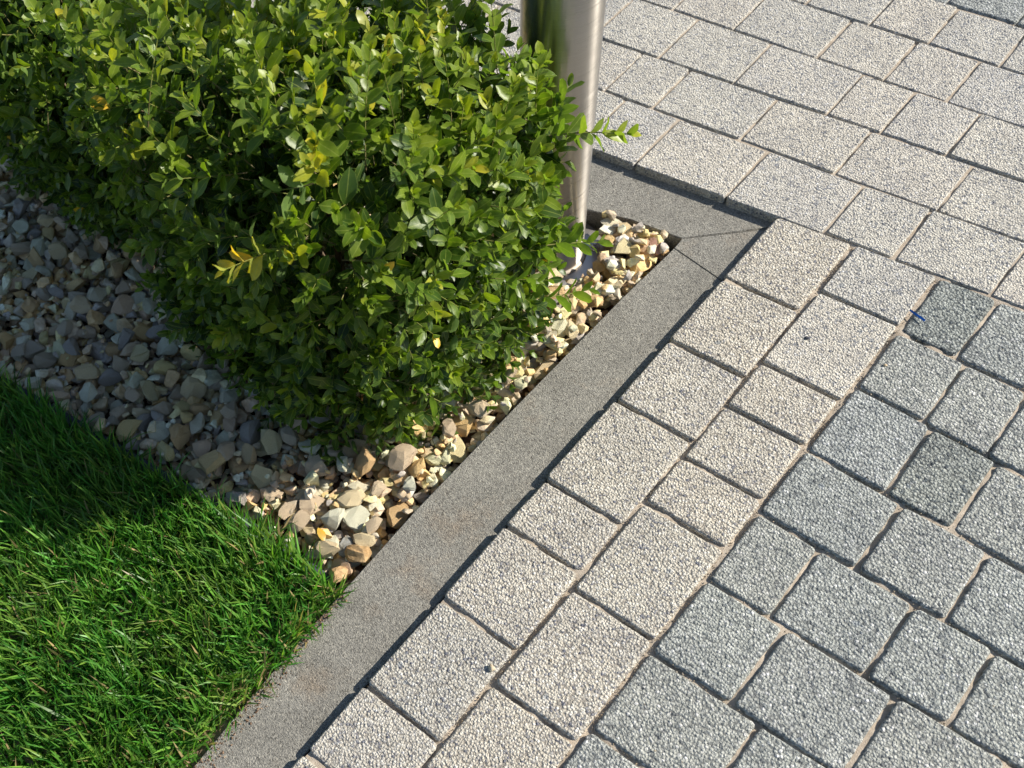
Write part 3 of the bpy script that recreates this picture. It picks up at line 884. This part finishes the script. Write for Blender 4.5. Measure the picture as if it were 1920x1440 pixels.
def shrub(name, label, center, rad, p, nouter, nmid, ninner, seed, extra=(), zmin=-0.03, top_bias=1.0, flare=(0, 0, 0), skirt=(0, 0), crown=0.0):
    r = np.random.default_rng(seed)
    cx = np.array(center); R_ = np.array(rad)
    shoots = []   # base, dir, length, depthflag
    def surf(n):
        d = nrmz(r.normal(0, 1, (n * 3, 3)))
        s = (np.abs(d[:, 0]) ** p + np.abs(d[:, 1]) ** p + np.abs(d[:, 2]) ** p) ** (-1 / p)
        q = d * s[:, None]
        P = cx + q * R_
        # lumpy outline
        lump = 1 + 0.10 * (vnoise(P[:, 0] * 9 + P[:, 2] * 7, P[:, 1] * 9 - P[:, 2] * 5, seed) - 0.5) * 2
        P = cx + (P - cx) * lump[:, None]
        fl = np.clip((P[:, 2] - 0.22) / 0.16, 0, 1)
        P[:, 0] += np.clip((P[:, 0] - cx[0]) / R_[0], -flare[2], 1) * fl * flare[0]; P[:, 1] += np.clip((P[:, 1] - cx[1]) / R_[1], -1, 0) * fl * flare[1]
        sk = np.clip((0.24 - P[:, 2]) / 0.14, 0, 1)
        P[:, 0] += np.where(P[:, 0] > cx[0], 1, 0) * sk * skirt[0]; P[:, 1] += np.where(P[:, 1] < cx[1], -1, 0) * sk * skirt[1]
        P[:, 2] += crown * np.clip((P[:, 2] - 0.2) / 0.2, 0, 1) * np.clip((cx[1] + 0.06 - P[:, 1]) / R_[1], 0, 1)
        nn = nrmz(np.sign(q) * np.abs(q) ** (p - 1) / R_)
        k = P[:, 2] > zmin
        return P[k][:n], nn[k][:n]
    for cnt, depth, dj in ((nouter, 1.0, 0.06), (nmid, 0.84, 0.08), (ninner, 0.62, 0.12)):
        P, nn = surf(cnt)
        n = len(P)
        f = np.clip(depth + r.normal(0, dj, n) * 0.5, 0.2, 1.06)
        P = cx + (P - cx) * f[:, None]
        d = nrmz(nn * 0.9 + np.array([0, 0, 0.42]) + r.normal(0, 0.42, (n, 3)))
        low = np.clip((0.12 - P[:, 2]) / 0.15, 0, 1)[:, None]
        d = nrmz(d + low * (nn * 0.6 - np.array([0, 0, 0.45])))
        topn = np.clip((nn[:, 2] - 0.3), 0, 1)
        L = r.uniform(0.045, 0.085, n) + topn * r.uniform(0, 0.05, n) * top_bias
        if depth < 0.9: L *= 0.9
        else:
            vg = r.uniform(0, 1, n) < 0.13; L = np.where(vg & (P[:, 2] > 0.1), L * r.uniform(1.3, 1.9, n), L)
            P = P + nn * (vg * r.uniform(0.0, 0.035, n))[:, None]
        L = np.where((low[:, 0] > 0) & (d[:, 2] < 0), np.minimum(L, (P[:, 2] + 0.035) / np.maximum(-d[:, 2], 0.12) + 0.03), L)
        for i in range(n):
            shoots.append((P[i] - d[i] * L[i] * 0.55, d[i], L[i], depth, topn[i], False))
    for a, b in extra:
        a = np.array(a); b = np.array(b); L = np.linalg.norm(b - a)
        shoots.append((a, (b - a) / L, L, 1.0, 0.9, True))
    # leaves
    base, ldir, lup, llen, lcol, lvar, lout = [], [], [], [], [], [], []
    tv, tf, tc_, toff = [], [], [], 0
    for (b, d, L, depth, topn, ex) in shoots:
        side = np.cross(d, [0, 0, 1.0]); side = side + r.normal(0, 0.4, 3); side -= d * side.dot(d); side /= np.linalg.norm(side) + 1e-9
        s2 = np.cross(d, side)
        bend = r.normal(0, 0.25, 3); bend -= d * bend.dot(d)
        sp = r.uniform(0.0125, 0.0170); nn = max(3, int(L / sp))
        young = r.uniform(0, 1)
        vig = r.uniform(0.85, 1.2) * (0.92 if depth < 0.9 else 1.0)
        if ex: vig, young = 1.18, 0.35
        pts = []
        for k in range(nn + 1):
            t = k / nn
            q = b + d * L * t + bend * L * t * t * 0.5; pts.append(q)
            if q[2] < zmin - 0.012: continue
            if t < 0.12 and not ex: continue
            ax = side if k % 2 == 0 else s2
            for sgn in (-1, 1):
                if r.uniform() < 0.06 and not ex: continue
                op = math.radians(r.uniform(48, 72) * (1 - 0.55 * t ** 3))
                a_ = ax * sgn + r.normal(0, 0.18, 3); a_ -= d * a_.dot(d); a_ /= np.linalg.norm(a_)
                l = d * math.cos(op) + a_ * math.sin(op)
                u = d * math.sin(op) - a_ * math.cos(op) + r.normal(0, 0.22, 3)
                u -= l * u.dot(l); u /= np.linalg.norm(u)
                ln = r.uniform(0.0270, 0.0385) * vig * (1 - 0.42 * t ** 4) * (0.75 if t < 0.25 else 1)
                base.append(q); ldir.append(l); lup.append(u); llen.append(ln)
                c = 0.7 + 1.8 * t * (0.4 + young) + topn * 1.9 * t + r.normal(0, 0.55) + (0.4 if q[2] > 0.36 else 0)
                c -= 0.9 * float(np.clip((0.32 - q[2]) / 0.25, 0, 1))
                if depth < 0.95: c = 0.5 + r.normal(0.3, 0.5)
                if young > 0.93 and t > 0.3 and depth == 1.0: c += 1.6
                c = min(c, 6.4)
                if young > 0.996 and t > 0.45 and depth == 1.0: c = r.choice((6, 6, 7))
                if r.uniform() < 0.0012: c = 7
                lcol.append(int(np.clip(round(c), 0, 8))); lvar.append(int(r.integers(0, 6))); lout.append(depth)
            if k == nn:   # tip bud pair
                for sgn in (-1, 1):
                    l = nrmz(d * 0.93 + side * sgn * 0.35); u = -side * sgn; u = u - l * u.dot(l); u /= np.linalg.norm(u)
                    base.append(q); ldir.append(l); lup.append(u); llen.append(r.uniform(0.009, 0.015))
                    lcol.append(int(np.clip(3 + topn * 2 + r.normal(0, .7), 0, 7))); lvar.append(int(r.integers(0, 6))); lout.append(depth)
        if depth > 0.8:
            P_ = np.array(pts); K = len(P_)
            r0 = 0.00085 if not ex else 0.0013
            ring = []
            for a in (0, 2.094, 4.189): ring.append(P_ + (side * math.cos(a) + s2 * math.sin(a)) * (r0 * np.linspace(1.2, 0.6, K)[:, None]))
            Vt = np.stack(ring, 1).reshape(-1, 3)
            ft = []
            for k in range(K - 1):
                for a in range(3):
                    c_ = (a + 1) % 3; ft.append((k * 3 + a, k * 3 + c_, (k + 1) * 3 + c_, (k + 1) * 3 + a))
            tv.append(Vt); tf.append(np.array(ft) + toff); toff += len(Vt)
            cc_ = np.linspace(0, 1, K)[:, None] * (np.array([0.26, 0.30, 0.06]) - np.array([0.16, 0.13, 0.07])) + np.array([0.16, 0.13, 0.07])
            tc_.append(np.repeat(cc_, 3, 0))
    base = np.array(base); ldir = np.array(ldir); lup = np.array(lup); llen = np.array(llen); lcol = np.array(lcol); lvar = np.array(lvar)
    keep = base[:, 2] + ldir[:, 2] * llen > -0.045
    # leaves do not grow through the post
    mid = base + ldir * llen[:, None] * 0.6
    keep &= ((mid[:, 0] - PX) ** 2 + (mid[:, 1] - PY) ** 2 > 0.067 ** 2) & ((base[:, 0] - PX) ** 2 + (base[:, 1] - PY) ** 2 > 0.064 ** 2)
    base, ldir, lup, llen, lcol, lvar = [a[keep] for a in (base, ldir, lup, llen, lcol, lvar)]
    nL = len(base)
    lside = np.cross(ldir, lup)
    # which leaves show largest: small z-buffer on the leaf centres
    ctr = base + ldir * llen[:, None] * 0.5
    px, dep = project(ctr)
    vd = nrmz(ctr - CAM_POS)
    facing = np.abs(np.sum(vd * lup, 1))
    cell = 9.0
    ij = (np.floor(px / cell)).astype(int)
    ok = (px[:, 0] > 5) & (px[:, 0] < 1915) & (px[:, 1] > 5) & (px[:, 1] < 1435)
    zb = {}
    for i in np.nonzero(ok)[0]:
        for dx in (-1, 0, 1):
            for dy in (-1, 0, 1):
                key = (ij[i, 0] + dx, ij[i, 1] + dy)
                if dep[i] < zb.get(key, 9): zb[key] = dep[i]
    front = np.array([ok[i] and dep[i] <= zb.get((ij[i, 0], ij[i, 1]), 9) + 0.004 for i in range(nL)])
    score = np.where(front, llen / dep * llen / dep * (0.15 + facing), 0)
    top = np.argsort(-score)[:300]; top = top[score[top] > 0]
    root = empty(name, (cx[0], cx[1], -0.03)); tag(root, label, "shrub", "box shrubs of the clipped hedge")
    O = np.array([cx[0], cx[1], -0.03])
    single = np.zeros(nL, bool); single[top] = True
    for i in top:
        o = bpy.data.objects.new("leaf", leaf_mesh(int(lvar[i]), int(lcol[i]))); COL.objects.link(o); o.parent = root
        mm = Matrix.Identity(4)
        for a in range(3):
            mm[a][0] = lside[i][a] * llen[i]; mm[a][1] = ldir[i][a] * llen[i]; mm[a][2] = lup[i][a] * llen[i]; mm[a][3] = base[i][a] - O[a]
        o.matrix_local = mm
        if lcol[i] >= 7: o["label"] = "yellowed leaf"
    vs, fs, cs, us, off = [], [], [], [], 0
    for v in range(6):
        k = np.nonzero((lvar == v) & ~single)[0]
        if not len(k): continue
        V, F, UV = LV[v]
        W = base[k][:, None, :] - O + llen[k][:, None, None] * (V[None, :, 0:1] * lside[k][:, None, :] + V[None, :, 1:2] * ldir[k][:, None, :] + V[None, :, 2:3] * lup[k][:, None, :])
        n_ = len(V)
        Ff = F[None] + (np.arange(len(k)) * n_)[:, None, None] + off
        vs.append(W.reshape(-1, 3)); fs.append(Ff.reshape(-1, 3)); off += n_ * len(k)
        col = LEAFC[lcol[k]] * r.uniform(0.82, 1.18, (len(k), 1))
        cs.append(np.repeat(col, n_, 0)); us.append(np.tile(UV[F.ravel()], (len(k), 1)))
    me = mesh_np("foliage", np.concatenate(vs), np.concatenate(fs), True); set_col(me, np.concatenate(cs))
    uvl = me.uv_layers.new(name="leafuv"); uvl.data.foreach_set("uv", np.concatenate(us).astype(np.float32).ravel())
    fo = obj("foliage", me, M_LEAF, root); tag(fo, None, None, None, "stuff")
    me = mesh_np("twigs", np.concatenate(tv) - O, np.concatenate(tf), True); set_col(me, np.concatenate(tc_))
    tw = obj("twigs", me, M_TWIG, root); tag(tw, None, None, None, "stuff")
    # woody branches from the foot
    for b in range(7):
        a = 2 * math.pi * b / 7 + r.uniform(-.3, .3); 
        e = np.array([math.cos(a) * rad[0] * 0.55, math.sin(a) * rad[1] * 0.55, rad[2] * r.uniform(1.0, 1.5)])
        K, seg = 9, 7; V, F = [], []
        wob = r.normal(0, 0.02, 3)
        for k in range(K):
            t = k / (K - 1); q = np.array([math.cos(a) * 0.012, math.sin(a) * 0.012, -0.04]) * (1 - t) + e * t + wob * math.sin(t * 3.1)
            rr = 0.0085 * (1 - 0.7 * t)
            for s in range(seg): V.append(q + np.array([math.cos(6.283 * s / seg), math.sin(6.283 * s / seg), 0]) * rr)
        for k in range(K - 1):
            for s in range(seg): F.append((k * seg + s, k * seg + (s + 1) % seg, (k + 1) * seg + (s + 1) % seg, (k + 1) * seg + s))
        me = mesh_np("branch", V, F); set_col(me, np.tile((0.16, 0.12, 0.08), (len(V), 1))); obj("branch", me, M_TWIG, root)
    return nL

n1 = shrub("box_shrub", "glossy green box bush at the end of the hedge, close beside the steel post", (-0.476, -0.592, 0.200), (0.258, 0.230, 0.275), 5.0,
      1060, 850, 750, 101, skirt=(0.006, 0.0), flare=(0.045, 0.032, 0.0), crown=0.11,
      extra=[((-0.235, -0.44, 0.36), (-0.120, -0.372, 0.402)), ((-0.262, -0.42, 0.33), (-0.262, -0.39, 0.455)), ((-0.24, -0.45, 0.37), (-0.218, -0.425, 0.47)),
             ((-0.42, -0.40, 0.40), (-0.385, -0.335, 0.475)), ((-0.36, -0.42, 0.38), (-0.33, -0.37, 0.455)), ((-0.50, -0.42, 0.42), (-0.475, -0.375, 0.51)), ((-0.60, -0.44, 0.44), (-0.585, -0.42, 0.54)),
             ((-0.20, -0.50, 0.22), (-0.135, -0.40, 0.20)), ((-0.21, -0.52, 0.12), (-0.125, -0.40, 0.07))])
n2 = shrub("box_shrub", "box bush farther left in the hedge, its front side in deep shade", (-1.180, -0.560, 0.205), (0.262, 0.185, 0.235), 4.0,
      820, 720, 700, 202, flare=(0.06, 0.05, 1.0), crown=0.09)

# ------------------------------------------------------------------ small things
bm = bmesh.new()
bmesh.ops.create_cube(bm, size=1.0)
for v in bm.verts: v.co = Vector((v.co.x * 0.030, v.co.y * 0.0030, v.co.z * 0.0014))
bmesh.ops.subdivide_edges(bm, edges=[e for e in bm.edges if abs(e.verts[0].co.x - e.verts[1].co.x) > 0.01], cuts=6)
for v in bm.verts: v.co.z += 0.0016 * math.sin(v.co.x * 60) + 0.0006 * (1 if v.co.y > 0 else -1); v.co.y *= 1 - 0.35 * max(0, -v.co.x / 0.018)
bl = bm_obj("plastic_sliver", bm, M_BLUE); bl.location = (0.2905, -0.0905, 0.0035); bl.rotation_euler = (0.3, 0.03, math.atan2(-0.011, 0.035))
tag(bl, "small blue plastic sliver lying across the joint beside the dark grey paving stone", "plastic")
def pebble(seed, col, s, loc, label, flat=0.6):
    V, F = hull_mesh(22, 1, 0.75, flat, seed)
    me = mesh_np("pebble", V * s, F, True); set_col(me, np.tile(col, (len(V), 1)))
    o = obj("pebble", me, M_STONE, None, loc); o.rotation_euler = (0.1, 0.2, seed); tag(o, label, "pebble"); return o
pebble(31, (0.60, 0.53, 0.40), 0.0068, (0.1275, -0.996, 0.0030), "tan pebble lying near the edge of a cream paving stone by the kerb")
pebble(32, (0.60, 0.48, 0.32), 0.0036, (0.298, -0.209, 0.0020), "tiny tan pebble on a blue-grey paving stone")
pebble(33, (0.07, 0.075, 0.10), 0.0052, (0.177, -0.223, 0.0010), "small dark slate chip on a cream paving stone", 0.4)
# fallen yellow leaf on the gravel
V, F, UV = LV[2]
me = mesh_np("fallen_leaf", V * 0.026, F, True); set_col(me, np.tile((0.55, 0.33, 0.05), (len(V), 1)))
uvl = me.uv_layers.new(name="leafuv"); uvl.data.foreach_set("uv", UV[F.ravel()].astype(np.float32).ravel())
fl = obj("fallen_leaf", me, M_LEAF, None, (-0.205, -0.990, 0.0)); fl.rotation_euler = (0.4, 0.5, 1.2)
tag(fl, "fallen yellow leaf on the gravel at the grass edge", "leaf")

print("pavers", npav, "stones", len(stones), "leaves", n1, n2)
